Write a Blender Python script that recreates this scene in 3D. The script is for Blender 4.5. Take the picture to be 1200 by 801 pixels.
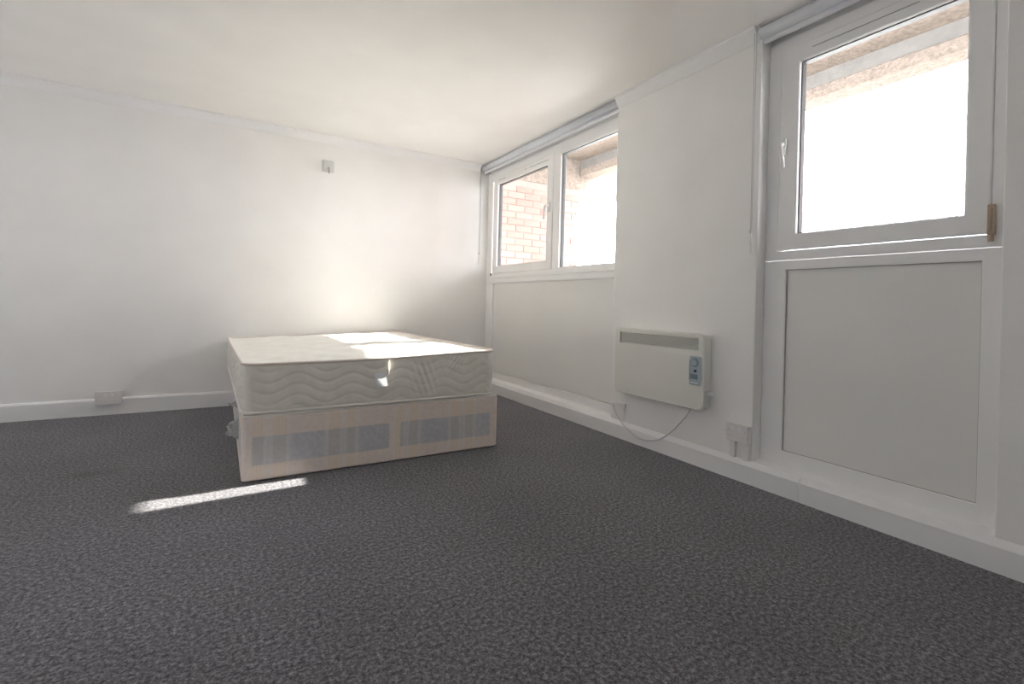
import bpy, bmesh, math, random
from mathutils import Vector, Matrix, noise

for o in list(bpy.data.objects):
    bpy.data.objects.remove(o, do_unlink=True)
scene = bpy.context.scene
C = scene.collection

# ------------------------------------------------------------------ camera
# world: +Y runs along the window wall, +X along the back wall, metres, floor z = 0
CAM_H = 0.87
F_PX, PP_Y = 567.0, 355.7
yaw, roll = math.radians(31.0), math.radians(1.5)
Fv = Vector((math.sin(yaw), math.cos(yaw), 0))
Rv = Vector((math.cos(yaw), -math.sin(yaw), 0))
Uv = Vector((0, 0, 1))
cr, sr = math.cos(roll), math.sin(roll)
cx, cy, cz = Rv*cr + Uv*sr, Uv*cr - Rv*sr, -Fv
cam_data = bpy.data.cameras.new('camera')
cam = bpy.data.objects.new('camera', cam_data)
C.objects.link(cam)
M4 = Matrix(((cx.x, cy.x, cz.x, 0), (cx.y, cy.y, cz.y, 0), (cx.z, cy.z, cz.z, CAM_H), (0, 0, 0, 1)))
cam.matrix_world = M4
cam_data.sensor_fit = 'HORIZONTAL'
cam_data.sensor_width = 36.0
cam_data.lens = F_PX/1200*36.0
cam_data.shift_y = -(400.5-PP_Y)/1200
cam_data.clip_start = 0.02
scene.camera = cam

# ------------------------------------------------------------------ light
scene.view_settings.view_transform = 'Standard'
scene.view_settings.look = 'None'
scene.view_settings.gamma = 1.0
scene.view_settings.use_curve_mapping = False
scene.view_settings.exposure = 2.8
# a white room needs its many diffuse bounces
scene.cycles.max_bounces = 24
scene.cycles.diffuse_bounces = 20
scene.cycles.transparent_max_bounces = 16
SKY = 5.2
SUN = 4.0
world = bpy.data.worlds.new('sky')
scene.world = world
world.use_nodes = True
bgn = world.node_tree.nodes['Background']
bgn.inputs['Color'].default_value = (0.925, 0.945, 1.0, 1)
bgn.inputs['Strength'].default_value = SKY
sun_d = bpy.data.lights.new('sun_offscreen', 'SUN')
sun_d.energy = SUN
sun_d.angle = math.radians(0.6)
sun_d.color = (1.0, 0.94, 0.84)
sun = bpy.data.objects.new('sun_offscreen', sun_d)
C.objects.link(sun)
SUN_T = 0.586
phi = math.radians(2.0)
travel = Vector((-math.cos(phi), -math.sin(phi), -SUN_T)).normalized()
sun.rotation_euler = travel.to_track_quat('-Z', 'Y').to_euler()
sun.location = (8, 3, 6)

def portal(name, loc, rot, sx, sy):
    d = bpy.data.lights.new(name, 'AREA')
    d.shape = 'RECTANGLE'; d.size = sx; d.size_y = sy
    d.cycles.is_portal = True
    o = bpy.data.objects.new(name, d); C.objects.link(o)
    o.location = loc; o.rotation_euler = rot
    return o
portal('daylight_portal_window_1', (2.47, 0.98, 1.65), (0, math.radians(90), 0), 0.95, 0.75)
portal('daylight_portal_window_2', (2.47, 3.33, 1.65), (0, math.radians(90), 0), 1.0, 1.85)

# ------------------------------------------------------------------ materials
def mat(name, col=(0.8, 0.8, 0.8), rough=0.5, spec=0.5, metal=0.0):
    m = bpy.data.materials.new(name); m.use_nodes = True
    b = m.node_tree.nodes['Principled BSDF']
    b.inputs['Base Color'].default_value = (*col, 1)
    b.inputs['Roughness'].default_value = rough
    b.inputs['Specular IOR Level'].default_value = spec
    b.inputs['Metallic'].default_value = metal
    return m

class NT:
    """small helper for building node trees"""
    def __init__(s, m):
        s.m = m; s.t = m.node_tree; s.b = s.t.nodes['Principled BSDF']
    def n(s, typ, **kw):
        x = s.t.nodes.new(typ)
        for k, v in kw.items(): setattr(x, k, v)
        return x
    def l(s, a, b): s.t.links.new(a, b)
    def coord(s, kind='Object'): return s.n('ShaderNodeTexCoord').outputs[kind]
    def math(s, op, a, b=None, clamp=False):
        x = s.n('ShaderNodeMath', operation=op, use_clamp=clamp)
        for i, v in enumerate((a, b)):
            if v is None: continue
            if isinstance(v, (int, float)): x.inputs[i].default_value = v
            else: s.l(v, x.inputs[i])
        return x.outputs[0]
    def noise(s, co, scale, detail=2, rough=0.5):
        x = s.n('ShaderNodeTexNoise'); s.l(co, x.inputs['Vector'])
        x.inputs['Scale'].default_value = scale; x.inputs['Detail'].default_value = detail
        x.inputs['Roughness'].default_value = rough
        return x.outputs['Fac']
    def ramp(s, fac, stops):
        x = s.n('ShaderNodeValToRGB'); s.l(fac, x.inputs['Fac'])
        e = x.color_ramp.elements
        while len(e) < len(stops): e.new(0.5)
        for i, (p, c) in enumerate(stops):
            e[i].position = p; e[i].color = (*c, 1)
        return x.outputs['Color']
    def mix(s, fac, a, b):
        x = s.n('ShaderNodeMix', data_type='RGBA')
        if isinstance(fac, (int, float)): x.inputs[0].default_value = fac
        else: s.l(fac, x.inputs[0])
        for i, v in ((6, a), (7, b)):
            if isinstance(v, tuple): x.inputs[i].default_value = (*v, 1)
            else: s.l(v, x.inputs[i])
        return x.outputs[2]
    def bump(s, h, strength=0.2, dist=0.01):
        x = s.n('ShaderNodeBump'); s.l(h, x.inputs['Height'])
        x.inputs['Strength'].default_value = strength; x.inputs['Distance'].default_value = dist
        s.l(x.outputs[0], s.b.inputs['Normal'])
    def color(s, c): s.l(c, s.b.inputs['Base Color'])

def painted(name, col, rough=0.6, amp=0.02, scale=3.0, bump=0.08, bscale=160):
    m = mat(name, col, rough, 0.3)
    t = NT(m); co = t.coord()
    hi = tuple(min(1, c*(1+amp)) for c in col); lo = tuple(c*(1-amp) for c in col)
    t.color(t.ramp(t.noise(co, scale, 4), [(0.3, lo), (0.7, hi)]))
    t.bump(t.noise(co, bscale, 3), bump, 0.002)
    return m

MT = {}
MT['wall'] = painted('white_emulsion', (0.90, 0.895, 0.885))
MT['ceiling'] = painted('ceiling_paint', (0.91, 0.895, 0.875))
MT['gloss'] = painted('white_gloss_paint', (0.88, 0.88, 0.89), 0.35, 0.015, 5, 0.03, 60)
MT['upvc'] = painted('white_upvc', (0.90, 0.90, 0.90), 0.3, 0.01, 4, 0.0)
MT['panel'] = painted('cream_infill_panel', (0.85, 0.845, 0.825), 0.4, 0.012, 2.5, 0.02, 80)
MT['gasket'] = mat('grey_gasket', (0.10, 0.105, 0.11), 0.5)
MT['seam'] = mat('grey_seal', (0.42, 0.40, 0.39), 0.7)
MT['pin'] = mat('pale_grey_recess', (0.55, 0.53, 0.53), 0.6)
MT['tape'] = mat('buff_edge_tape', (0.79, 0.725, 0.665), 0.7)
MT['steel'] = mat('aged_hinge_brass', (0.42, 0.33, 0.25), 0.45, 0.5, 0.6)
MT['chrome'] = mat('brushed_grey_metal', (0.70, 0.70, 0.69), 0.35, 0.5, 0.5)
MT['dark'] = mat('dark_plastic', (0.05, 0.05, 0.055), 0.45)
MT['plastic'] = mat('white_plastic', (0.84, 0.835, 0.825), 0.32)
MT['socket'] = mat('aged_white_plastic', (0.79, 0.765, 0.755), 0.35)
MT['heater'] = painted('cream_enamel', (0.80, 0.80, 0.755), 0.35, 0.01, 3, 0.0)
MT['heater_side'] = painted('cream_enamel_case', (0.78, 0.78, 0.75), 0.4, 0.01, 3, 0.0)
MT['grille'] = mat('pale_grey_grille', (0.72, 0.72, 0.69), 0.5)
MT['control'] = mat('blue_grey_control_panel', (0.42, 0.50, 0.55), 0.4)
MT['control_dark'] = mat('slate_blue_print', (0.20, 0.26, 0.31), 0.4)
MT['blind'] = painted('grey_blue_blind_fabric', (0.70, 0.73, 0.78), 0.55, 0.02, 20, 0.03, 300)
MT['blind_under'] = painted('lilac_grey_blind_bar', (0.78, 0.78, 0.82), 0.5, 0.01, 10, 0.0)
MT['cable'] = mat('white_cable', (0.66, 0.65, 0.66), 0.4)
MT['chain'] = mat('white_bead_chain', (0.55, 0.54, 0.56), 0.4)
MT['label'] = mat('pale_blue_label', (0.82, 0.86, 0.88), 0.6)
MT['wrap'] = mat('clear_crumpled_wrap', (0.75, 0.74, 0.74), 0.25)
MT['wrap'].node_tree.nodes['Principled BSDF'].inputs['Alpha'].default_value = 0.75

# carpet: dark grey loop pile, flecked
def carpet():
    m = mat('grey_flecked_carpet', (0.1, 0.1, 0.1), 0.95, 0.1)
    t = NT(m); co = t.coord()
    a = t.noise(co, 78, 3, 0.65)
    b = t.noise(co, 170, 2, 0.6)
    big = t.noise(co, 2.2, 3)
    f = t.math('ADD', t.math('MULTIPLY', a, 0.62), t.math('MULTIPLY', b, 0.38))
    col = t.ramp(f, [(0.34, (0.040, 0.038, 0.047)), (0.46, (0.126, 0.123, 0.138)), (0.56, (0.245, 0.240, 0.265)), (0.67, (0.44, 0.432, 0.468))])
    wear = t.ramp(big, [(0.3, (0.90, 0.90, 0.90)), (0.7, (1.05, 1.05, 1.05))])
    mm = t.n('ShaderNodeMix', data_type='RGBA', blend_type='MULTIPLY'); mm.inputs[0].default_value = 1
    t.l(col, mm.inputs[6]); t.l(wear, mm.inputs[7])
    # an old stain near the back wall socket
    mp = t.n('ShaderNodeMapping'); t.l(co, mp.inputs['Vector'])
    mp.inputs['Location'].default_value = (0.52*4.5, -3.02*7, 0); mp.inputs['Scale'].default_value = (4.5, 7, 1)
    ln = t.n('ShaderNodeVectorMath', operation='LENGTH'); t.l(mp.outputs[0], ln.inputs[0])
    d = t.math('ADD', ln.outputs['Value'], t.math('MULTIPLY', t.noise(co, 9, 3), 0.8))
    st = t.ramp(d, [(0.45, (0.74, 0.72, 0.70)), (0.95, (1, 1, 1))])
    m2 = t.n('ShaderNodeMix', data_type='RGBA', blend_type='MULTIPLY'); m2.inputs[0].default_value = 1
    t.l(mm.outputs[2], m2.inputs[6]); t.l(st, m2.inputs[7])
    t.color(m2.outputs[2])
    t.bump(f, 0.9, 0.012)
    t.b.inputs['Sheen Weight'].default_value = 0.15
    return m
MT['carpet'] = carpet()

# divan ticking: pink cloth, blue woven band, straw coloured stripes (axis: 0 along X, 1 along Y)
def ticking(name, axis):
    m = mat(name, (0.8, 0.7, 0.68), 0.85, 0.15)
    t = NT(m); co = t.coord()
    sp = t.n('ShaderNodeSeparateXYZ'); t.l(co, sp.inputs[0])
    u = sp.outputs[axis]; z = sp.outputs[2]
    def band(v, a, b, soft=0.004):
        x = t.n('ShaderNodeMapRange', interpolation_type='SMOOTHSTEP'); t.l(v, x.inputs['Value'])
        x.inputs['From Min'].default_value = a-soft; x.inputs['From Max'].default_value = a+soft
        y = t.n('ShaderNodeMapRange', interpolation_type='SMOOTHSTEP'); t.l(v, y.inputs['Value'])
        y.inputs['From Min'].default_value = b-soft; y.inputs['From Max'].default_value = b+soft
        return t.math('SUBTRACT', x.outputs[0], y.outputs[0], True)
    def union(lst):
        r = lst[0]
        for q in lst[1:]: r = t.math('MAXIMUM', r, q)
        return r
    cols = [(0.137, 0.187), (0.228, 0.284), (0.48, 0.535), (0.57, 0.609), (0.826, 0.866), (0.90, 0.95), (1.15, 1.20), (1.24, 1.29)]
    blue = [(0.137, 0.79), (0.852, 1.405)]
    if axis == 1:
        cols = [(2.62+a*1.28, 2.62+b*1.28) for a, b in cols]
        blue = [(2.72, 3.5), (3.6, 4.38)]
    straw = union([band(u, a, b) for a, b in cols])
    fine = t.math('ADD', t.math('MULTIPLY', t.math('SINE', t.math('MULTIPLY', u, 420.0)), 0.5), 0.5)
    wide = union([band(u, a-0.02, b+0.02, 0.01) for a, b in cols])
    bl = t.math('MULTIPLY', union([band(u, a, b, 0.006) for a, b in blue]), band(z, 0.078, 0.212))
    dam = t.noise(co, 60, 3)
    pink = t.ramp(dam, [(0.4, (0.79, 0.69, 0.635)), (0.62, (0.83, 0.74, 0.685))])
    bluec = t.ramp(dam, [(0.40, (0.535, 0.54, 0.57)), (0.60, (0.60, 0.605, 0.63))])
    strawc = t.mix(fine, (0.82, 0.69, 0.52), (0.84, 0.74, 0.62))
    c = t.mix(t.math('MULTIPLY', straw, t.math('ADD', t.math('MULTIPLY', fine, 0.45), 0.35)), pink, strawc)
    bluestr = t.mix(t.math('MULTIPLY', straw, t.math('ADD', t.math('MULTIPLY', fine, 0.5), 0.2)), bluec, (0.60, 0.58, 0.53))
    c = t.mix(t.math('MULTIPLY', bl, 0.95), c, bluestr)
    c = t.mix(t.math('MULTIPLY', t.math('SUBTRACT', wide, straw, True), 0.35), c, (0.84, 0.80, 0.74))
    t.color(c)
    t.bump(t.noise(co, 500, 2), 0.15, 0.001)
    return m
MT['tick_x'] = ticking('striped_divan_ticking_front', 0)
MT['tick_y'] = ticking('striped_divan_ticking_side', 1)
MT['divan_top'] = painted('pale_divan_top_cloth', (0.78, 0.73, 0.69), 0.9)

def damask(name, col, col2):
    m = mat(name, col, 0.65, 0.3)
    t = NT(m); co = t.coord()
    w = t.n('ShaderNodeTexVoronoi'); t.l(co, w.inputs['Vector']); w.inputs['Scale'].default_value = 22
    f = t.math('ADD', t.math('MULTIPLY', t.noise(co, 9, 4), 0.7), t.math('MULTIPLY', w.outputs['Distance'], 0.3))
    t.color(t.ramp(f, [(0.3, col2), (0.6, col)]))
    t.bump(t.noise(co, 70, 3), 0.15, 0.003)
    t.b.inputs['Sheen Weight'].default_value = 0.1
    return m
MT['mattress'] = damask('cream_quilted_damask', (0.855, 0.83, 0.76), (0.79, 0.765, 0.695))
MT['piping'] = mat('cream_edge_tape', (0.86, 0.83, 0.78), 0.7)

def concrete(name, c1, c2, scale, bump):
    m = mat(name, c1, 0.9, 0.2); t = NT(m); co = t.coord()
    f = t.math('ADD', t.math('MULTIPLY', t.noise(co, scale, 5, 0.65), 0.7), t.math('MULTIPLY', t.noise(co, scale*5, 2), 0.3))
    t.color(t.ramp(f, [(0.35, c1), (0.65, c2)]))
    t.bump(f, bump, 0.02)
    return m
MT['aggregate'] = concrete('exposed_aggregate_concrete', (0.135, 0.110, 0.092), (0.31, 0.262, 0.222), 34, 0.9)
MT['concrete'] = concrete('grey_concrete', (0.13, 0.125, 0.118), (0.19, 0.182, 0.17), 6, 0.3)
MT['ground'] = concrete('pale_paving', (0.36, 0.34, 0.31), (0.46, 0.44, 0.41), 0.6, 0.1)
MT['mortar'] = concrete('grey_mortar', (0.26, 0.20, 0.18), (0.34, 0.27, 0.24), 30, 0.4)

def brickmat():
    m = mat('red_brick', (0.4, 0.2, 0.17), 0.9, 0.15); t = NT(m)
    oi = t.n('ShaderNodeObjectInfo')
    co = t.coord()
    base = t.ramp(oi.outputs['Random'], [(0.0, (0.29, 0.178, 0.155)), (0.5, (0.325, 0.203, 0.178)), (1.0, (0.36, 0.23, 0.20))])
    x = t.n('ShaderNodeMix', data_type='RGBA', blend_type='MULTIPLY'); x.inputs[0].default_value = 1
    t.l(base, x.inputs[6]); t.l(t.ramp(t.noise(co, 18, 4), [(0.3, (0.88, 0.88, 0.88)), (0.7, (1.08, 1.06, 1.06))]), x.inputs[7])
    t.color(x.outputs[2]); t.bump(t.noise(co, 70, 3), 0.4, 0.004)
    return m
MT['brick'] = brickmat()

def glassmat():
    m = bpy.data.materials.new('window_glass'); m.use_nodes = True
    nt = m.node_tree; nt.nodes.clear()
    out = nt.nodes.new('ShaderNodeOutputMaterial')
    tr = nt.nodes.new('ShaderNodeBsdfTransparent'); tr.inputs[0].default_value = (0.96, 0.97, 0.97, 1)
    gl = nt.nodes.new('ShaderNodeBsdfGlossy'); gl.inputs['Roughness'].default_value = 0.02
    # thin pane: the same reflectance from either side
    lw = nt.nodes.new('ShaderNodeLayerWeight'); lw.inputs['Blend'].default_value = 0.5
    pw = nt.nodes.new('ShaderNodeMath'); pw.operation = 'POWER'; pw.inputs[1].default_value = 4.0
    ml = nt.nodes.new('ShaderNodeMath'); ml.operation = 'MULTIPLY_ADD'; ml.inputs[1].default_value = 0.6; ml.inputs[2].default_value = 0.03
    nt.links.new(lw.outputs['Facing'], pw.inputs[0]); nt.links.new(pw.outputs[0], ml.inputs[0])
    mx = nt.nodes.new('ShaderNodeMixShader')
    nt.links.new(ml.outputs[0], mx.inputs[0]); nt.links.new(tr.outputs[0], mx.inputs[1]); nt.links.new(gl.outputs[0], mx.inputs[2])
    nt.links.new(mx.outputs[0], out.inputs[0])
    return m
MT['glass'] = glassmat()

# ------------------------------------------------------------------ mesh helpers
def finish(name, bm, m, parent=None, smooth=False, bevel=0, seg=2, loc=None):
    bmesh.ops.recalc_face_normals(bm, faces=bm.faces)
    me = bpy.data.meshes.new(name); bm.to_mesh(me); bm.free()
    o = bpy.data.objects.new(name, me); C.objects.link(o)
    for k in (m if isinstance(m, (list, tuple)) else [m]):
        me.materials.append(MT[k])
    if smooth:
        for p in me.polygons: p.use_smooth = True
    if bevel:
        b = o.modifiers.new('bevel', 'BEVEL'); b.width = bevel; b.segments = seg; b.limit_method = 'ANGLE'
        b.harden_normals = False
    if parent is not None: o.parent = parent
    if loc is not None: o.location = loc
    return o

def box(bm, x0, x1, y0, y1, z0, z1):
    vs = [bm.verts.new((x, y, z)) for x in (x0, x1) for y in (y0, y1) for z in (z0, z1)]
    for f in ((0, 1, 3, 2), (4, 6, 7, 5), (0, 4, 5, 1), (2, 3, 7, 6), (0, 2, 6, 4), (1, 5, 7, 3)):
        bm.faces.new([vs[i] for i in f])
    return vs

def boxo(name, dims, m, parent=None, bevel=0, seg=2, rel=None):
    """a box object; dims in world metres, rel = parent origin to subtract"""
    bm = bmesh.new(); x0, x1, y0, y1, z0, z1 = dims
    if rel is not None:
        x0 -= rel[0]; x1 -= rel[0]; y0 -= rel[1]; y1 -= rel[1]; z0 -= rel[2]; z1 -= rel[2]
    box(bm, x0, x1, y0, y1, z0, z1)
    return finish(name, bm, m, parent, bevel=bevel, seg=seg)

def extrude_profile(bm, prof, p0, p1, axis):
    """closed profile [(a, z)] swept along axis 'x' or 'y' from p0 to p1; a is the other horizontal axis"""
    def mk(t):
        return [bm.verts.new((t, a, z) if axis == 'x' else (a, t, z)) for a, z in prof]
    A, B = mk(p0), mk(p1); n = len(prof)
    for i in range(n):
        bm.faces.new((A[i], A[(i+1) % n], B[(i+1) % n], B[i]))
    bm.faces.new(A); bm.faces.new(B)

def tube(bm, pts, r, n=10, closed=False):
    pts = [Vector(p) for p in pts]; rings = []
    N = len(pts)
    up = None
    for i, p in enumerate(pts):
        a = pts[(i-1) % N] if (closed or i > 0) else p
        b = pts[(i+1) % N] if (closed or i < N-1) else p
        d = (b-a).normalized()
        if up is None:
            up = Vector((0, 0, 1)) if abs(d.z) < 0.9 else Vector((1, 0, 0))
        s = d.cross(up).normalized(); up = s.cross(d).normalized()
        rr = r[i] if isinstance(r, (list, tuple)) else r
        rings.append([bm.verts.new(p + (s*math.cos(2*math.pi*k/n) + up*math.sin(2*math.pi*k/n))*rr) for k in range(n)])
    for i in range(N if closed else N-1):
        A, B = rings[i], rings[(i+1) % N]
        for k in range(n):
            bm.faces.new((A[k], A[(k+1) % n], B[(k+1) % n], B[k]))
    if not closed:
        bm.faces.new(rings[0][::-1]); bm.faces.new(rings[-1])

def cyl(bm, c, axis, r, d, n=24):
    c = Vector(c); a = Vector(axis).normalized()
    tube(bm, [c - a*d/2, c + a*d/2], r, n)

def empty(name, loc, label=None, cat=None, group=None, kind=None):
    o = bpy.data.objects.new(name, None); C.objects.link(o); o.location = loc
    o.empty_display_size = 0.1
    return tag(o, label, cat, group, kind)

def tag(o, label=None, cat=None, group=None, kind=None):
    if label: o['label'] = label
    if cat: o['category'] = cat
    if group: o['group'] = group
    if kind: o['kind'] = kind
    return o

def struct(o, label, cat): return tag(o, label, cat, kind='structure')

# ------------------------------------------------------------------ room shell
XW = 2.29          # room face of the window wall
XO = 2.50          # its outer face
YB = 4.463         # back wall
XL, YR = -2.1, -1.5
ZC = 2.29          # ceiling
P_MID = (1.447, 2.472)     # pier between the two window bays
P_NEAR = 0.56              # edge of the pier beside the nearer window

bm = bmesh.new(); box(bm, XL-0.15, XO, YR-0.15, YB+0.15, -0.12, 0.0)
struct(finish('floor', bm, 'carpet'), 'dark grey flecked carpet covering the whole floor', 'floor')
bm = bmesh.new(); box(bm, XL-0.15, XO, YR-0.15, YB+0.15, ZC, ZC+0.2)
struct(finish('ceiling', bm, 'ceiling'), 'plain off-white flat ceiling', 'ceiling')
bm = bmesh.new(); box(bm, XL-0.15, XO, YB, YB+0.15, 0, ZC)
struct(finish('wall_back', bm, 'wall'), 'plain white wall behind the bed', 'wall')
bm = bmesh.new(); box(bm, XL-0.15, XL, YR, YB, 0, ZC)
struct(finish('wall_left', bm, 'wall'), 'plain white side wall opposite the windows', 'wall')
bm = bmesh.new(); box(bm, XL-0.15, XO, YR-0.15, YR, 0, ZC)
struct(finish('wall_rear', bm, 'wall'), 'plain white wall behind the viewer', 'wall')
# window wall: piers, heads and dwarf upstands
bm = bmesh.new()
FX = 2.349         # room face of the window frames
box(bm, XW, XO, YR, P_NEAR, 0, ZC)
box(bm, XW, XO, P_MID[0], P_MID[1], 0, ZC)
for a, b in ((P_NEAR, P_MID[0]), (P_MID[1], YB)):
    box(bm, FX+0.03, XO, a, b, 2.19, ZC)
    box(bm, FX+0.05, XO, a, b, 0.0, 1.06)
struct(finish('wall_right', bm, 'wall', bevel=0.004), 'white wall with two recessed full-height window bays', 'wall')

# skirting (chamfered top); the window wall's runs across the bays as a deep ledge
def skirt_prof(face, back, hf, hb): return [(face, 0.0), (face, hf), (face+0.6*(back-face)*0.5, hf+0.7*(hb-hf)), (back, hb), (back, 0.0)]
bm = bmesh.new(); extrude_profile(bm, [(YB-0.018, 0), (YB-0.018, 0.105), (YB-0.010, 0.117), (YB, 0.118), (YB, 0)], XL, XW, 'x')
struct(finish('baseboard_back', bm, 'gloss'), 'white painted skirting along the back wall', 'skirting')
bm = bmesh.new(); extrude_profile(bm, [(XL+0.018, 0), (XL+0.018, 0.105), (XL+0.010, 0.117), (XL, 0.118), (XL, 0)], YR, YB-0.018, 'y')
struct(finish('baseboard_left', bm, 'gloss'), 'white painted skirting along the side wall', 'skirting')
SX = 2.272
JOINT = 1.205
prof = [(SX, 0), (SX, 0.088), (SX+0.006, 0.097), (SX+0.017, 0.113), (XW+0.001, 0.114), (XW+0.001, 0)]
bm = bmesh.new(); extrude_profile(bm, prof, JOINT+0.001, YB-0.018, 'y')
bb = struct(finish('baseboard_right', bm, 'gloss'), 'white skirting running under the windows and heater', 'skirting')
bm = bmesh.new(); extrude_profile(bm, prof, YR, JOINT-0.001, 'y')
finish('board', bm, 'gloss', bb)
for a, b in ((P_NEAR, P_MID[0]), (P_MID[1], YB)):
    bm = bmesh.new()
    extrude_profile(bm, [(XW, 0.02), (XW, 0.1135), (FX+0.01, 0.122), (FX+0.05, 0.122), (FX+0.05, 0.02)], a+0.001, b-0.001, 'y')
    finish('ledge', bm, 'gloss', bb)

# coving
cov = [(0.0, 0.0), (0.006, 0.0), (0.012, 0.014), (0.024, 0.034), (0.040, 0.050), (0.050, 0.056), (0.050, 0.068), (0.0, 0.068)]
bm = bmesh.new(); extrude_profile(bm, [(YB-a, ZC-0.068+z) for a, z in cov], XL, XW-0.035, 'x')
struct(finish('trim_1', bm, 'gloss'), 'white coving where the back wall meets the ceiling', 'coving')
def pier_coving(name, a, b, lab):
    bm = bmesh.new(); extrude_profile(bm, [(XW-p*0.8, ZC-0.075+z*1.1) for p, z in cov], a, b, 'y')
    struct(finish(name, bm, 'gloss'), lab, 'coving')
pier_coving('trim_2', P_MID[0]+0.02, P_MID[1]-0.005, 'short white coving on the pier above the heater')
pier_coving('trim_3', YR, P_NEAR-0.01, 'white coving on the pier beside the sky-filled window')

# ------------------------------------------------------------------ windows
def ring(bm, x0, x1, y0, y1, z0, z1, w, mitre=True):
    """rectangular frame in the YZ plane from x0 (room side) to x1, member width w or (l, r, b, t)"""
    wl, wr, wb, wt = (w, w, w, w) if isinstance(w, (int, float)) else w   # left = larger y
    O = [(y0, z0), (y1, z0), (y1, z1), (y0, z1)]
    I = [(y0+wr, z0+wb), (y1-wl, z0+wb), (y1-wl, z1-wt), (y0+wr, z1-wt)]
    vo = [[bm.verts.new((x, *p)) for p in O] for x in (x0, x1)]
    vi = [[bm.verts.new((x, *p)) for p in I] for x in (x0, x1)]
    for i in range(4):
        j = (i+1) % 4
        bm.faces.new((vo[0][i], vo[0][j], vi[0][j], vi[0][i]))
        bm.faces.new((vo[1][i], vi[1][i], vi[1][j], vo[1][j]))
        bm.faces.new((vo[0][i], vo[1][i], vo[1][j], vo[0][j]))
        bm.faces.new((vi[0][i], vi[0][j], vi[1][j], vi[1][i]))

def pane(parent, y0, y1, z0, z1, x=FX+0.030):
    boxo('pane', (x, x+0.006, y0-0.006, y1+0.006, z0-0.006, z1+0.006), 'glass', parent)
def gasket(parent, y0, y1, z0, z1, x=FX+0.018, w=0.006):
    bm = bmesh.new(); ring(bm, x, x+0.034, y0-0.001, y1+0.001, z0-0.001, z1+0.001, w)
    o = finish('gasket', bm, 'gasket', parent); o['label'] = 'dark grey glazing seal'

def handle(parent, y, z, s=1):
    """espagnolette handle, lever hanging down"""
    bm = bmesh.new()
    box(bm, FX-0.018, FX-0.001, y-0.013, y+0.013, z-0.045, z+0.045)
    h = finish('handle', bm, 'plastic', parent, bevel=0.005, seg=3)
    bm = bmesh.new()
    tube(bm, [(FX-0.010, y, z+0.012), (FX-0.035, y, z+0.014), (FX-0.046, y+0.003*s, z+0.004), (FX-0.048, y+0.012*s, z-0.05), (FX-0.045, y+0.020*s, z-0.105)], [0.009, 0.010, 0.0105, 0.009, 0.007], 12)
    finish('lever', bm, 'plastic', h, smooth=True)

def seamline(parent, y0, y1, z0, z1, x, name='seal'):
    boxo(name, (x-0.0012, x+0.004, y0, y1, z0, z1), 'seam', parent)

# --- nearer window: one opening light over an infill panel
w1 = struct(empty('window_1', (FX, 1.0, 0.122)), 'window full of white sky with beige panel below it', 'window')
def P1(o):  # keep world placement under the empty
    o.matrix_parent_inverse = Matrix.Translation((-FX, -1.0, -0.122)); return o
YA, YZ = P_NEAR+0.001, P_MID[0]-0.001
bm = bmesh.new(); ring(bm, FX+0.008, FX+0.065, YA, YZ, 1.118, 2.205, (0.062, 0.045, 0.045, 0.055))
P1(finish('outer_frame', bm, 'upvc', w1, bevel=0.004))
bm = bmesh.new(); ring(bm, FX, FX+0.05, 0.607, 1.381, 1.166, 2.150, (0.089, 0.072, 0.075, 0.082))
sash = P1(finish('opening_sash', bm, 'upvc', w1, bevel=0.006, seg=3))
gasket(sash, 0.679, 1.292, 1.241, 2.068); pane(sash, 0.679, 1.292, 1.241, 2.068)
handle(sash, 1.352, 1.665, -1)
boxo('trickle_slot', (FX-0.0015, FX+0.006, 0.83, 1.235, 2.109, 2.113), 'seam', sash)
# open knuckle of the friction hinge at the lower corner
bm = bmesh.new(); box(bm, FX-0.012, FX+0.006, 0.592, 0.612, 1.160, 1.268)
hg = finish('hinge', bm, 'steel', sash, bevel=0.002); hg['label'] = 'aged brown metal corner hinge'
bm = bmesh.new(); cyl(bm, (FX-0.008, 0.602, 1.147), (0, 0, 1), 0.009, 0.022, 14)
finish('pivot', bm, 'steel', hg, smooth=False)
bm = bmesh.new(); cyl(bm, (FX-0.012, 0.604, 1.215), (0, 0, 1), 0.006, 0.085, 12)
finish('knuckle', bm, 'steel', hg)
bm = bmesh.new(); ring(bm, FX+0.006, FX+0.05, YA, YZ, 0.12, 1.115, (0.109, 0.066, 0.070, 0.045))
P1(finish('panel_frame', bm, 'upvc', w1, bevel=0.004))
bm = bmesh.new(); ring(bm, FX+0.012, FX+0.022, 0.6235, 1.3385, 0.187, 1.0725, 0.005)
P1(finish('panel_seal', bm, 'seam', w1))
o = P1(boxo('infill_panel', (FX+0.018, FX+0.048, 0.627, 1.336, 0.190, 1.069), 'panel', w1, bevel=0.001)); o['label'] = 'flat cream infill panel'

# --- far window: side-hung light beside a fixed light, panel below
w2 = struct(empty('window_2', (FX, 3.4, 0.122)), 'two-light window showing red brick, above a wide beige panel', 'window')
def P2(o):
    o.matrix_parent_inverse = Matrix.Translation((-FX, -3.4, -0.122)); return o
YA, YZ = P_MID[1]+0.001, YB-0.001
bm = bmesh.new(); ring(bm, FX+0.008, FX+0.065, YA, YZ, 1.075, 2.205, (0.110, -0.0 + 0.020, 0.102, 0.098))
P2(finish('outer_frame', bm, 'upvc', w2, bevel=0.004))
P2(boxo('mullion', (FX+0.004, FX+0.065, 3.203, 3.300, 1.170, 2.110), 'upvc', w2, bevel=0.005))
P2(boxo('bottom_rail_bead', (FX-0.002, FX+0.02, YA+0.004, 4.40, 1.118, 1.140), 'upvc', w2, bevel=0.006, seg=3))
bm = bmesh.new(); ring(bm, FX-0.004, FX+0.05, 3.292, 4.318, 1.168, 2.135, (0.081, 0.083, 0.074, 0.075))
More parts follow.
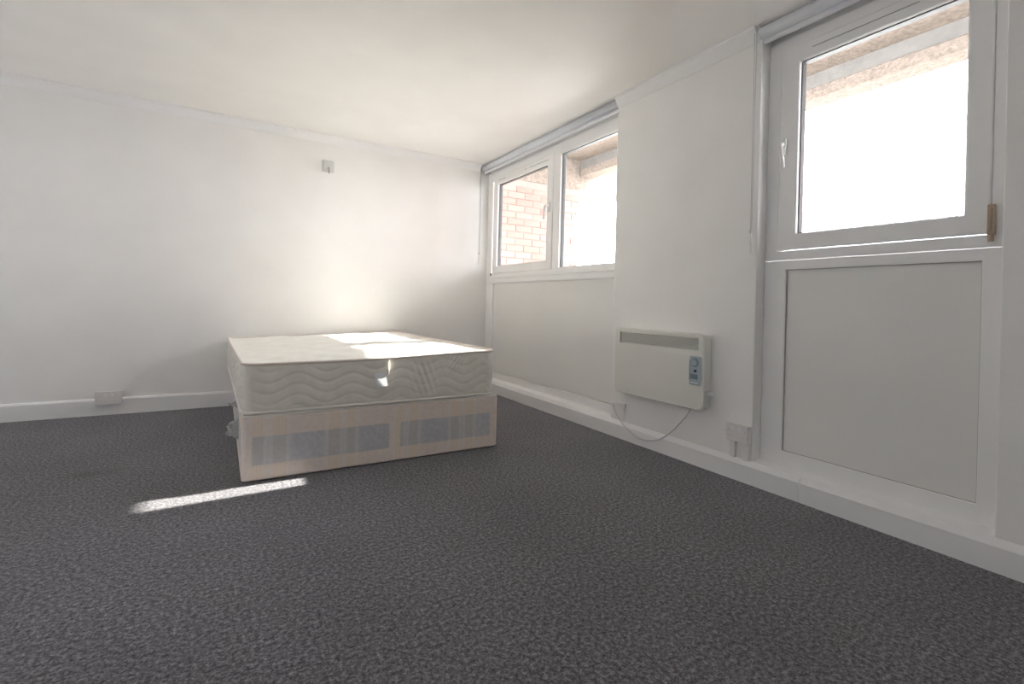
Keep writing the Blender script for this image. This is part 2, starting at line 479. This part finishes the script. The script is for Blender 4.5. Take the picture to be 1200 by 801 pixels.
sash = P2(finish('opening_sash', bm, 'upvc', w2, bevel=0.006, seg=3))
gasket(sash, 3.375, 4.237, 1.242, 2.060); pane(sash, 3.375, 4.237, 1.242, 2.060)
handle(sash, 3.335, 1.690, 1)
for a, b in ((3.36, 3.66), (3.70, 3.74), (4.08, 4.22)):
    boxo('trickle_slot', (FX-0.0055, FX+0.004, a, b, 2.094, 2.098), 'seam', sash)
bm = bmesh.new(); cyl(bm, (FX-0.006, 4.335, 1.162), (0, 0, 1), 0.007, 0.022, 12)
finish('hinge_cap', bm, 'dark', sash)
gasket(w2, YA+0.02, 3.203, 1.177, 2.107, FX+0.024); pane(w2, YA+0.02, 3.203, 1.177, 2.107, FX+0.034)
for c in w2.children:
    if c.name.startswith(('gasket', 'pane')): P2(c)
bm = bmesh.new(); ring(bm, FX+0.010, FX+0.05, YA, YZ, 0.12, 1.074, (0.150, 0.045, 0.062, 0.006))
P2(finish('panel_frame', bm, 'upvc', w2, bevel=0.003))
bm = bmesh.new(); ring(bm, FX+0.016, FX+0.026, YA+0.04, 4.318, 0.177, 1.072, 0.005)
P2(finish('panel_seal', bm, 'seam', w2))
o = P2(boxo('infill_panel', (FX+0.022, FX+0.05, YA+0.045, 4.314, 0.182, 1.068), 'panel', w2, bevel=0.001)); o['label'] = 'flat cream infill panel'

# ------------------------------------------------------------------ outside: balcony soffit, beams, brick fin
XBM, ZBM = 3.75, 2.445
bm = bmesh.new(); box(bm, XO, XBM, -3.0, 4.68, 2.640, 2.85)
struct(finish('balcony_soffit', bm, 'aggregate'), 'rough brown concrete soffit above the windows outside', 'soffit')
bm = bmesh.new(); box(bm, XBM, XBM+0.16, -3.0, 4.68, 2.537, 2.95)
bmo = struct(finish('balcony_beam', bm, 'concrete'), 'long concrete edge beam outside crossing the sky-filled window', 'beam')
bm = bmesh.new(); box(bm, XBM-0.012, XBM+0.17, -3.0, 4.68, ZBM, 2.537)
finish('lower_lip', bm, 'aggregate', bmo, bevel=0.008)
bm = bmesh.new(); box(bm, XO, 5.2, 4.69, 4.90, 2.285, 2.95)
struct(finish('cross_beam', bm, 'aggregate'), 'pale concrete cross beam on top of the red brick wall', 'beam')
bm = bmesh.new(); box(bm, 4.6, 4.75, 4.90, 9.0, 2.355, 2.75)
struct(finish('outer_beam', bm, 'aggregate'), 'brown concrete beam beyond the red brick wall', 'beam')
bm = bmesh.new(); box(bm, XO, 4.6, 4.90, 9.0, 2.66, 2.85)
struct(finish('outer_soffit', bm, 'aggregate'), 'brown concrete soffit beyond the red brick wall', 'soffit')
bm = bmesh.new(); box(bm, XO, 5.2, -3.0, 9.0, -0.15, -0.02)
struct(finish('balcony_floor', bm, 'concrete'), 'grey concrete balcony floor outside the windows', 'floor')
bm = bmesh.new(); box(bm, XBM+0.02, XBM+0.17, -3.0, 4.68, -0.02, 1.05)  # unseen parapet, added to darken the balcony floor and soffit
struct(finish('added_parapet', bm, 'concrete', bevel=0.01), 'unseen concrete parapet added to dim the balcony', 'parapet')
bm = bmesh.new(); box(bm, -80, 80, -80, 80, -9.2, -9.0)  # unseen ground, added to replace bright sky below and bounce light up
struct(finish('ground', bm, 'ground'), 'unseen paved ground added to set the light from below', 'ground')
# unseen block, added beyond the balcony to keep sun off the nearer window
bm = bmesh.new(); box(bm, 6.4, 9.5, -7.0, 1.55, -9.0, 7.5); box(bm, 6.3, 9.6, -7.1, 1.62, 7.5, 7.8)
nb = struct(finish('added_sun_blocker', bm, 'mortar'), 'unseen block added to keep sun off the nearer window', 'sun blocker')
for i in range(4):
    for j in range(5):
        boxo('window', (6.36, 6.42, -6.3+i*1.9, -5.1+i*1.9, -4.6+j*2.5, -3.3+j*2.5), 'gasket', nb)
bm = bmesh.new(); box(bm, XO, 3.70, 4.705, 4.89, -0.02, 2.285)
fin = struct(finish('wall_outside', bm, 'mortar'), 'red brick wall of the balcony seen through the far window', 'wall')
rng = random.Random(4)
bm = bmesh.new(); box(bm, -0.1085, 0.1085, -0.012, 0.1, -0.0335, 0.0335)
me_full = finish('brick', bm, 'brick', fin, bevel=0.003, seg=1); me_full.location = (0, 0, -5)
bm = bmesh.new(); box(bm, -0.052, 0.052, -0.012, 0.1, -0.0335, 0.0335)
me_half = finish('brick', bm, 'brick', fin, bevel=0.003, seg=1)
def lay(src, x, z):
    o = src.copy(); C.objects.link(o); o.parent = fin
    o.location = (x, 4.708+rng.uniform(-0.003, 0.003), z)
    o.rotation_euler = (0, rng.uniform(-0.006, 0.006), rng.uniform(-0.01, 0.01))
course = 0
z = 0.9
while z + 0.035 < 2.285:
    x = XO + 0.01
    if course % 2 == 0:
        while x + 0.215 <= 3.748:
            lay(me_full, x+0.1075, z); x += 0.225
        if x + 0.102 <= 3.748: lay(me_half, x+0.051, z)
    else:
        lay(me_half, x+0.051, z); x += 0.112
        while x + 0.215 <= 3.748:
            lay(me_full, x+0.1075, z); x += 0.225
        if x + 0.102 <= 3.748: lay(me_half, x+0.051, z)
    z += 0.075; course += 1
for o in (me_full, me_half): bpy.data.objects.remove(o, do_unlink=True)

# ------------------------------------------------------------------ divan base
BX0, BX1, BY0, BY1, BH = 0.097, 1.458, 2.560, 4.435, 0.308
base = empty('divan_base', (0.777, 3.5, 0), 'pink divan base with blue and straw stripes under the mattress', 'bed base')
binv = Matrix.Translation((-0.777, -3.5, 0))
def PB(o): o.matrix_parent_inverse = binv; return o
def rounded_rect(x0, x1, y0, y1, r, n=6):
    pts = []
    for (cxx, cyy, a0) in ((x1-r, y0+r, -90), (x1-r, y1-r, 0), (x0+r, y1-r, 90), (x0+r, y0+r, 180)):
        for k in range(n+1):
            a = math.radians(a0+90*k/n); pts.append((cxx+r*math.cos(a), cyy+r*math.sin(a)))
    return pts
bm = bmesh.new()
loop = rounded_rect(BX0, BX1, BY0, BY1, 0.022)
levels = [(0.006, 0.004), (0.012, 0.0), (BH-0.012, 0.0), (BH-0.004, 0.003), (BH, 0.010)]
rows = []
for zz, ins in levels:
    rows.append([bm.verts.new((x + (ins if x < 0.7 else -ins), y + (ins if y < 3.5 else -ins), zz)) for x, y in loop])
n = len(loop)
for a, b in zip(rows, rows[1:]):
    for i in range(n):
        f = bm.faces.new((a[i], a[(i+1) % n], b[(i+1) % n], b[i]))
        mx_, my_ = (loop[i][0]+loop[(i+1) % n][0])/2, (loop[i][1]+loop[(i+1) % n][1])/2
        f.material_index = 1 if (mx_ < BX0+0.006 or mx_ > BX1-0.006) else 0
f = bm.faces.new(rows[-1]); f.material_index = 2
f = bm.faces.new(rows[0][::-1]); f.material_index = 2
PB(finish('body', bm, ['tick_x', 'tick_y', 'divan_top'], base, smooth=False))
bm = bmesh.new(); tube(bm, [(x, y, BH+0.001) for x, y in rounded_rect(BX0+0.004, BX1-0.004, BY0+0.004, BY1-0.004, 0.02)], 0.0055, 8, True)
o = PB(finish('edge_piping', bm, 'piping', base, smooth=True)); o['label'] = 'cream cord sewn along the top edge'
for x in (0.22, 1.33):
    for y in (2.70, 4.28):
        bm = bmesh.new(); cyl(bm, (x, y, 0.004), (0, 0, 1), 0.025, 0.008, 16)
        PB(finish('glide', bm, 'dark', base))

# torn clear wrapping caught on the side of the divan
def scrap(name, loc, sx, sz, seed, label):
    rg = random.Random(seed); bm = bmesh.new(); nu, nv = 12, 14
    g = []
    for i in range(nu):
        row = []
        for j in range(nv):
            u, v = i/(nu-1), j/(nv-1)
            edge = (0.5+0.5*math.sin(v*9+seed))*0.25 + 0.15*rg.random()
            w = math.sin(math.pi*min(1, max(0, v)))**0.5
            x = -sx*u*(w*(1-edge)+0.05)
            y = 0.05*(v-0.5) + 0.022*noise.noise((u*4+seed, v*5, 1.3))
            y2 = 0.035*noise.noise((u*6, v*6+seed, 4.1))*u
            zc = (v-0.5)*sz*(1-0.35*u) + 0.012*noise.noise((u*7, v*7, seed))
            row.append(bm.verts.new((x, y+y2, zc)))
        g.append(row)
    for i in range(nu-1):
        for j in range(nv-1):
            bm.faces.new((g[i][j], g[i+1][j], g[i+1][j+1], g[i][j+1]))
    o = finish(name, bm, 'wrap', None, loc=loc)
    s = o.modifiers.new('solid', 'SOLIDIFY'); s.thickness = 0.0012
    return tag(o, label, 'wrapping')
scrap('torn_wrapping', (BX0+0.002, 3.02, 0.150), 0.075, 0.115, 3, 'larger scrap of torn clear wrapping low on the divan side')
scrap('torn_wrapping', (BX0+0.002, 3.00, 0.292), 0.060, 0.036, 8, 'small scrap of torn clear wrapping just under the mattress')

# ------------------------------------------------------------------ mattress
matt = empty('mattress', (0.76, 3.5, BH), 'cream quilted double mattress with a small white label', 'mattress')
minv = Matrix.Translation((-0.76, -3.5, -BH))
def PM(o): o.matrix_parent_inverse = minv; return o
MX0, MX1, MY0, MY1, MZ0 = 0.090, 1.432, 2.562, 4.435, BH+0.0125
def top_edge(x, y):
    u = (x-MX0)/(MX1-MX0); v = (y-MY0)/(MY1-MY0)
    return 0.548 + 0.032*u - 0.012*(1-u)*v + 0.004*math.sin(5*x+1.3) * math.sin(3*y)
def crown(x, y):
    u = min(1, max(0, (x-MX0)/(MX1-MX0))); v = min(1, max(0, (y-MY0)/(MY1-MY0)))
    e = min(1, min(u, 1-u)*6)*min(1, min(v, 1-v)*8)
    e = e*e*(3-2*e)
    return 0.020*e*(0.6+0.4*math.sin(math.pi*u)) + 0.0045*e*noise.noise((x*4, y*4, 0.2)) + 0.003*e*math.sin(x*23+1.5*math.sin(y*5))*math.sin(y*19)
def skew(x, y):   # the mattress lies slightly askew at its far left corner
    v = (y-MY0)/(MY1-MY0); u = (x-MX0)/(MX1-MX0)
    return x - 0.035*v*(1-u), y
R = 0.055
per = []       # (x, y, nx, ny, s) round the perimeter
base_loop = rounded_rect(MX0, MX1, MY0, MY1, R, 8)
dense = []
for i in range(len(base_loop)):
    a, b = Vector(base_loop[i]), Vector(base_loop[(i+1) % len(base_loop)])
    L = (b-a).length; k = max(1, int(L/0.008))
    for q in range(k): dense.append(a.lerp(b, q/k))
N = len(dense)
nrm = []
for i in range(N):
    t_ = (dense[(i+1) % N]-dense[i-1]).normalized(); nrm.append(Vector((t_.y, -t_.x)))
NV = 34
bm = bmesh.new(); rows = []
s_acc = 0.0
S = [0]
for i in range(1, N): S.append(S[-1] + (dense[i]-dense[i-1]).length)
for j in range(NV+1):
    v = j/NV; row = []
    for i in range(N):
        p = dense[i]; zt = top_edge(p.x, p.y)
        zz = MZ0 + v*(zt-MZ0)
        bulge = 0.007*math.sin(math.pi*v)
        # wave-stitched quilting: rows of parallel wavy channels
        w = v*(zt-MZ0)/0.052 + 0.42*math.sin(S[i]*2*math.pi/0.255) + 0.14*math.sin(S[i]*2*math.pi/0.61+1)
        fr_ = w - math.floor(w)
        groove = -0.0045*math.exp(-((min(fr_, 1-fr_))/0.10)**2)
        fade = min(1, v/0.10, (1-v)/0.16)
        x_along = p.x
        puck = 0.0
        if p.y < MY0+0.01:   # gathered creases under the tape, towards the window
            gpk = math.exp(-((x_along-1.17)/0.075)**2)*max(0, v-0.45)/0.55
            puck = 0.008*gpk*math.sin((x_along+0.22*(1-v))*210)
            gp2 = math.exp(-((x_along-0.98)/0.06)**2)*math.sin(math.pi*v)
            puck += 0.004*gp2*math.sin((x_along*1.2+0.12*v)*150)
        d = bulge + groove*max(0, fade) + puck + 0.003*noise.noise((S[i]*5, v*2, 7.7)) - 0.006*(1-min(1, v*12)) - 0.006*(1-min(1, (1-v)*10))
        q = p + nrm[i]*d
        x_, y_ = skew(q.x, q.y)
        row.append(bm.verts.new((x_, y_, zz)))
    rows.append(row)
for a, b in zip(rows, rows[1:]):
    for i in range(N): bm.faces.new((a[i], a[(i+1) % N], b[(i+1) % N], b[i]))
bm.faces.new(rows[0][::-1])
PM(finish('border', bm, 'mattress', matt, smooth=True))
# top: concentric rings shrinking from the edge, then a crowned grid
bm = bmesh.new(); GX, GY = 96, 120
g = []
for i in range(GX+1):
    row = []
    for j in range(GY+1):
        u, v = i/GX, j/GY
        # map the square grid onto the rounded outline
        x = MX0+0.006 + u*(MX1-MX0-0.012); y = MY0+0.006 + v*(MY1-MY0-0.012)
        ddx = max(0, MX0+R-x, x-(MX1-R)); ddy = max(0, MY0+R-y, y-(MY1-R))
        if ddx > 0 and ddy > 0:
            dl = math.hypot(ddx, ddy)
            mxr = max(ddx, ddy)/dl
            ddx2, ddy2 = ddx*mxr, ddy*mxr
            x += (ddx-ddx2)*(1 if x < 0.7 else -1); y += (ddy-ddy2)*(1 if y < 3.5 else -1)
        x_, y_ = skew(x, y)
        row.append(bm.verts.new((x_, y_, top_edge(x, y)-0.002+crown(x, y))))
    g.append(row)
for i in range(GX):
    for j in range(GY): bm.faces.new((g[i][j], g[i+1][j], g[i+1][j+1], g[i][j+1]))
PM(finish('sleeping_surface', bm, 'mattress', matt, smooth=True))
def tape(zf, r, name, off, m='piping'):
    pts = []
    for i in range(0, N, 3):
        p = dense[i]+nrm[i]*off; x_, y_ = skew(p.x, p.y)
        pts.append((x_, y_, zf(p.x, p.y)+0.0025*noise.noise((p.x*9, p.y*9, 2))))
    bm = bmesh.new(); tube(bm, pts, r, 8, True)
    PM(finish(name, bm, m, matt, smooth=True))
tape(lambda x, y: top_edge(x, y), 0.0075, 'edge_tape', -0.002, 'tape')
tape(lambda x, y: MZ0+0.004, 0.0075, 'edge_tape', -0.002)
# label hanging from the top tape
bm = bmesh.new()
g = []
for i in range(7):
    row = []
    for j in range(9):
        u, v = i/6, j/8
        row.append(bm.verts.new((0.697+0.058*u+0.014*(1-v), MY0-0.014-0.006*(1-v)-0.003*math.sin(u*3+v*2), 0.408+0.074*v+0.010*u)))
    g.append(row)
for i in range(6):
    for j in range(8): bm.faces.new((g[i][j], g[i+1][j], g[i+1][j+1], g[i][j+1]))
o = PM(finish('label_tag', bm, 'label', matt)); o['label'] = 'small pale blue-white cloth label'
s = o.modifiers.new('solid', 'SOLIDIFY'); s.thickness = 0.0015
# stitched loop beside the label
bm = bmesh.new(); tube(bm, [(0.775, MY0-0.012, 0.548), (0.773, MY0-0.015, 0.51), (0.771, MY0-0.014, 0.475)], 0.004, 6)
PM(finish('cord_loop', bm, 'piping', matt, smooth=True))

# ------------------------------------------------------------------ wall heater
HX0, HX1, HY0, HY1, HZ0, HZ1 = 2.212, XW-0.001, 1.682, 2.362, 0.318, 0.736
ht = empty('panel_heater', (XW, 2.0, HZ0), 'cream electric panel heater fixed to the wall beneath the pier', 'heater')
ht['label'] = 'cream electric panel heater fixed to the pier between the windows'
hinv = Matrix.Translation((-XW, -2.0, -HZ0))
def PH(o): o.matrix_parent_inverse = hinv; return o
def yz_round(y0, y1, z0, z1, r, n=5): return rounded_rect(y0, y1, z0, z1, r, n)
# case: rounded in elevation, stepping in towards the wall
bm = bmesh.new()
rows = []
for x, ins, r in ((HX1, 0.012, 0.02), (HX0+0.020, 0.012, 0.02), (HX0+0.018, 0.0, 0.036), (HX0+0.006, 0.0, 0.036), (HX0, 0.007, 0.034)):
    rows.append([bm.verts.new((x, y, z)) for y, z in yz_round(HY0+ins, HY1-ins, HZ0+ins, HZ1-ins, r)])
n = len(rows[0])
for a, b in zip(rows, rows[1:]):
    for i in range(n): bm.faces.new((a[i], a[(i+1) % n], b[(i+1) % n], b[i]))
bm.faces.new(rows[0])
# front face with the grille opening left out
GYa, GYb, GZa, GZb = 1.716, 2.316, 0.642, 0.710
inner = [bm.verts.new((HX0, y, z)) for y, z in ((GYa, GZa), (GYb, GZa), (GYb, GZb), (GYa, GZb))]
fr_ = rows[-1]; c4 = [int(q*(n/4)+n/8) % n for q in range(4)]
# corners of the outline are grouped (y1,z0), (y1,z1), (y0,z1), (y0,z0)
ic = [inner[1], inner[2], inner[3], inner[0]]
k6 = n//4
for q in range(4):
    grp = [fr_[q*k6+t] for t in range(k6)]
    for t in range(k6-1): bm.faces.new((grp[t], grp[t+1], ic[q]))
    nxt = fr_[((q+1) % 4)*k6]
    bm.faces.new((grp[-1], nxt, ic[(q+1) % 4], ic[q]))
back = [bm.verts.new((HX0+0.014, v.co.y, v.co.z)) for v in inner]
for i in range(4): bm.faces.new((inner[i], inner[(i+1) % 4], back[(i+1) % 4], back[i]))
PH(finish('case', bm, 'heater', ht))
bm = bmesh.new(); box(bm, HX0+0.012, HX0+0.016, GYa-0.002, GYb+0.002, GZa-0.002, GZb+0.002)
gr = PH(finish('grille', bm, 'grille', ht)); gr['label'] = 'pale grey slatted air outlet'
for k in range(8):
    zc = GZa+0.004+k*(GZb-GZa-0.004)/8
    bm = bmesh.new(); extrude_profile(bm, [(HX0+0.003, zc+0.001), (HX0+0.004, zc), (HX0+0.013, zc+0.003), (HX0+0.013, zc+0.0045)], GYa+0.001, GYb-0.001, 'y')
    finish('slat', bm, 'grille', gr)
bm = bmesh.new(); rows = []
for x, ins in ((HX0-0.0005, 0), (HX0-0.004, 0), (HX0-0.006, 0.003)):
    rows.append([bm.verts.new((x, y, z)) for y, z in yz_round(1.694+ins, 1.768-ins, 0.455+ins, 0.612-ins, 0.010)])
n = len(rows[0])
for a, b in zip(rows, rows[1:]):
    for i in range(n): bm.faces.new((a[i], a[(i+1) % n], b[(i+1) % n], b[i]))
bm.faces.new(rows[0]); bm.faces.new(rows[-1])
cp = PH(finish('control_panel', bm, 'control', ht)); cp['label'] = 'blue-grey control panel'
bm = bmesh.new(); cyl(bm, (HX0-0.0065, 1.732, 0.578), (1, 0, 0), 0.024, 0.0025, 28); finish('dial_ring', bm, 'control_dark', cp)
bm = bmesh.new(); cyl(bm, (HX0-0.011, 1.732, 0.578), (1, 0, 0), 0.017, 0.012, 28); finish('dial', bm, 'control', cp, bevel=0.002)
bm = bmesh.new(); cyl(bm, (HX0-0.009, 1.727, 0.533), (1, 0, 0), 0.0075, 0.006, 18); finish('indicator', bm, 'dark', cp)
boxo('rocker', (HX0-0.011, HX0-0.005, 1.712, 1.760, 0.487, 0.514), 'control_dark', cp, bevel=0.003)
boxo('legend', (HX0-0.0068, HX0-0.005, 1.710, 1.762, 0.464, 0.470), 'plastic', cp)
boxo('legend', (HX0-0.0068, HX0-0.005, 1.764, 1.768, 0.48, 0.59), 'control_dark', cp)
bm = bmesh.new(); cyl(bm, (HX0-0.001, 2.235, 0.343), (1, 0, 0), 0.0045, 0.004, 14)
o = PH(finish('screw', bm, 'chrome', ht))
bm = bmesh.new(); box(bm, XW-0.05, XW-0.002, HY0-0.010, HY0+0.014, 0.400, 0.424)
PH(finish('bracket', bm, 'plastic', ht, bevel=0.004))
bm = bmesh.new(); box(bm, XW-0.05, XW-0.002, HY1-0.014, HY1+0.02, 0.318, 0.340)
PH(finish('bracket', bm, 'plastic', ht, bevel=0.004))
# flex looping down over the skirting to the outlet
def catmull(pts, k=10):
    P_ = [Vector(p) for p in pts]; P_ = [P_[0]*2-P_[1]] + P_ + [P_[-1]*2-P_[-2]]
    out = []
    for i in range(1, len(P_)-2):
        for q in range(k):
            t = q/k; a, b, c, d = P_[i-1:i+3]
            out.append(0.5*((2*b)+(c-a)*t+(2*a-5*b+4*c-d)*t*t+(3*b-a-3*c+d)*t**3))
    out.append(P_[-2]); return out
flex = catmull([(2.270, 1.795, 0.335), (2.262, 1.812, 0.282), (2.262, 1.905, 0.172), (2.258, 1.98, 0.105), (2.258, 2.060, 0.066), (2.258, 2.14, 0.050), (2.258, 2.205, 0.056), (2.260, 2.28, 0.085), (2.262, 2.335, 0.115), (2.264, 2.39, 0.165), (2.266, 2.420, 0.205), (2.266, 2.420, 0.222)])
bm = bmesh.new(); tube(bm, flex, 0.0042, 8)
o = PH(finish('power_flex', bm, 'cable', ht, smooth=True)); o['label'] = 'thin white looping power cable'
# little cable outlet the flex runs to
co_ = empty('cable_outlet', (XW, 2.36, 0.19), 'tiny white cable outlet low on the wall below the heater', 'outlet')
oinv = Matrix.Translation((-XW, -2.36, -0.19))
o = boxo('cover', (XW-0.018, XW-0.0005, 2.318, 2.412, 0.208, 0.235), 'plastic', co_, bevel=0.004); o.matrix_parent_inverse = oinv
o = boxo('stem', (XW-0.010, XW-0.0005, 2.330, 2.352, 0.114, 0.208), 'plastic', co_, bevel=0.003); o.matrix_parent_inverse = oinv

# ------------------------------------------------------------------ sockets
def socket(loc, rz, label, w=0.147, h=0.088, d=0.036, trunk=0.0):
    """twin wall socket; local x = along the wall, -y = into the room, origin at the lower edge on the wall"""
    t = empty('power_socket', loc, label, 'socket', 'twin sockets'); t.rotation_euler = (0, 0, rz)
    del t['group']
    boxo('back_box', (-w/2+0.003, w/2-0.003, -d+0.009, -0.0005, 0.003, h-0.003), 'plastic', t, bevel=0.003)
    fp = boxo('faceplate', (-w/2, w/2, -d, -d+0.009, 0, h), 'socket', t, bevel=0.0035, seg=3)
    for s in (-1, 1):
        bm = bmesh.new(); box(bm, s*0.018-0.008, s*0.018+0.008, -d-0.003, -d+0.001, h*0.62, h*0.86)
        finish('switch', bm, 'plastic', fp, bevel=0.0015)
        for (px, pz, pw, ph) in ((0, 0.62, 0.0035, 0.008), (-0.011, 0.30, 0.0065, 0.004), (0.011, 0.30, 0.0065, 0.004)):
            xx = s*0.047+px
            bm = bmesh.new(); box(bm, xx-pw/2, xx+pw/2, -d-0.0006, -d+0.002, h*pz-ph/2, h*pz+ph/2)
            finish('pin_hole', bm, 'pin', fp)
        bm = bmesh.new(); cyl(bm, (s*0.0605, -d-0.0002, h*0.5), (0, 1, 0), 0.0028, 0.0016, 12); finish('screw', bm, 'pin', fp)
    if trunk:
        boxo('trunking', (-0.052, -0.022, -0.016, -0.0005, -trunk, 0.004), 'plastic', t, bevel=0.002)
        boxo('trunking', (0.018, 0.054, -0.016, -0.0005, -trunk, 0.004), 'plastic', t, bevel=0.002)
    return t
socket((-0.672, YB-0.019, 0.078), 0, 'white twin socket mounted over the skirting left of the bed', 0.150, 0.095, 0.036)['label'] = 'white twin socket mounted over the skirting of the back wall'
socket((XW, 1.508, 0.200), math.radians(-90), 'white twin socket on the window wall beside the heater', 0.118, 0.088, 0.036, 0.088)

# ------------------------------------------------------------------ small square fitting high on the back wall
wp = empty('wall_fitting', (0.773, YB, 1.975), 'small square grey metal fitting high on the back wall', 'fitting')
boxo('plate', (-0.050, 0.050, -0.012, -0.0005, 0.0, 0.100), 'chrome', wp, bevel=0.004)
boxo('rim', (-0.040, 0.040, -0.018, -0.011, 0.012, 0.088), 'chrome', wp, bevel=0.005, seg=3)
bm = bmesh.new(); cyl(bm, (0, -0.022, 0.036), (0, 1, 0), 0.016, 0.014, 20); b_ = finish('terminal', bm, 'chrome', wp, bevel=0.002)
bm = bmesh.new(); tube(bm, catmull([(0, -0.028, 0.036), (0.001, -0.040, 0.028), (0.002, -0.040, 0.004), (0.004, -0.034, -0.018)], 6), 0.006, 10)
finish('wire_stub', bm, 'seam', wp, smooth=True)

# ------------------------------------------------------------------ roller blinds, rolled up under the ceiling
def blind(y0, y1, ychain, chain_z, side, label):
    t = empty('roller_blind', (XW+0.02, (y0+y1)/2, ZC), label, 'blind')
    inv = Matrix.Translation((-(XW+0.02), -(y0+y1)/2, -ZC))
    def PR(o): o.matrix_parent_inverse = inv; return o
    xc, zc, r = XW+0.006, ZC-0.034, 0.030
    bm = bmesh.new(); cyl(bm, (xc, (y0+y1)/2, zc), (0, 1, 0), r, y1-y0-0.012, 28)
    o = PR(finish('rolled_fabric', bm, 'blind', t, smooth=False))
    for p in o.data.polygons: p.use_smooth = len(p.vertices) == 4
    bm = bmesh.new(); extrude_profile(bm, [(xc+0.006, zc-0.030), (xc+0.020, zc-0.022), (xc+0.022, zc-0.050), (xc+0.012, zc-0.054), (xc+0.005, zc-0.046)], y0+0.008, y1-0.008, 'y')
    PR(finish('bottom_bar', bm, 'blind_under', t))
    for y in (y0, y1-0.006):
        bm = bmesh.new(); box(bm, xc-0.028, xc+0.034, y, y+0.006, ZC-0.066, ZC-0.001)
        PR(finish('bracket', bm, 'plastic', t, bevel=0.002))
    # bead chain loop and its weight
    xch = XW-0.026
    bm = bmesh.new()
    tube(bm, [(xch, ychain-0.004, zc), (xch, ychain-0.003, chain_z+0.12)], 0.0016, 6)
    tube(bm, [(xch, ychain+0.006, zc), (xch, ychain+0.002, chain_z+0.12)], 0.0016, 6)
    k = 0; zz = zc
    while zz > chain_z+0.12:
        bmesh.ops.create_icosphere(bm, subdivisions=1, radius=0.0024, matrix=Matrix.Translation((xch, ychain-0.004, zz)))
        zz -= 0.008
    ch = PR(finish('bead_chain', bm, 'chain', t, smooth=True))
    bm = bmesh.new(); tube(bm, [(xch, ychain, chain_z+0.125), (xch, ychain, chain_z+0.105)], [0.007, 0.006], 12)
    finish('connector', bm, 'chain', ch, smooth=False)
    bm = bmesh.new(); tube(bm, [(xch, ychain, chain_z+0.105), (xch, ychain, chain_z+0.06), (xch, ychain, chain_z)], [0.003, 0.006, 0.0045], 12)
    finish('weight', bm, 'socket', ch, smooth=False)
    return t
blind(P_NEAR+0.004, P_MID[0]+0.012, P_MID[0]+0.018, 1.148, 1, 'grey rolled-up roller blind over the sky-filled window')
blind(P_MID[1]-0.006, YB-0.006, YB-0.012, 1.262, 1, 'grey rolled-up roller blind over the brick-view window')
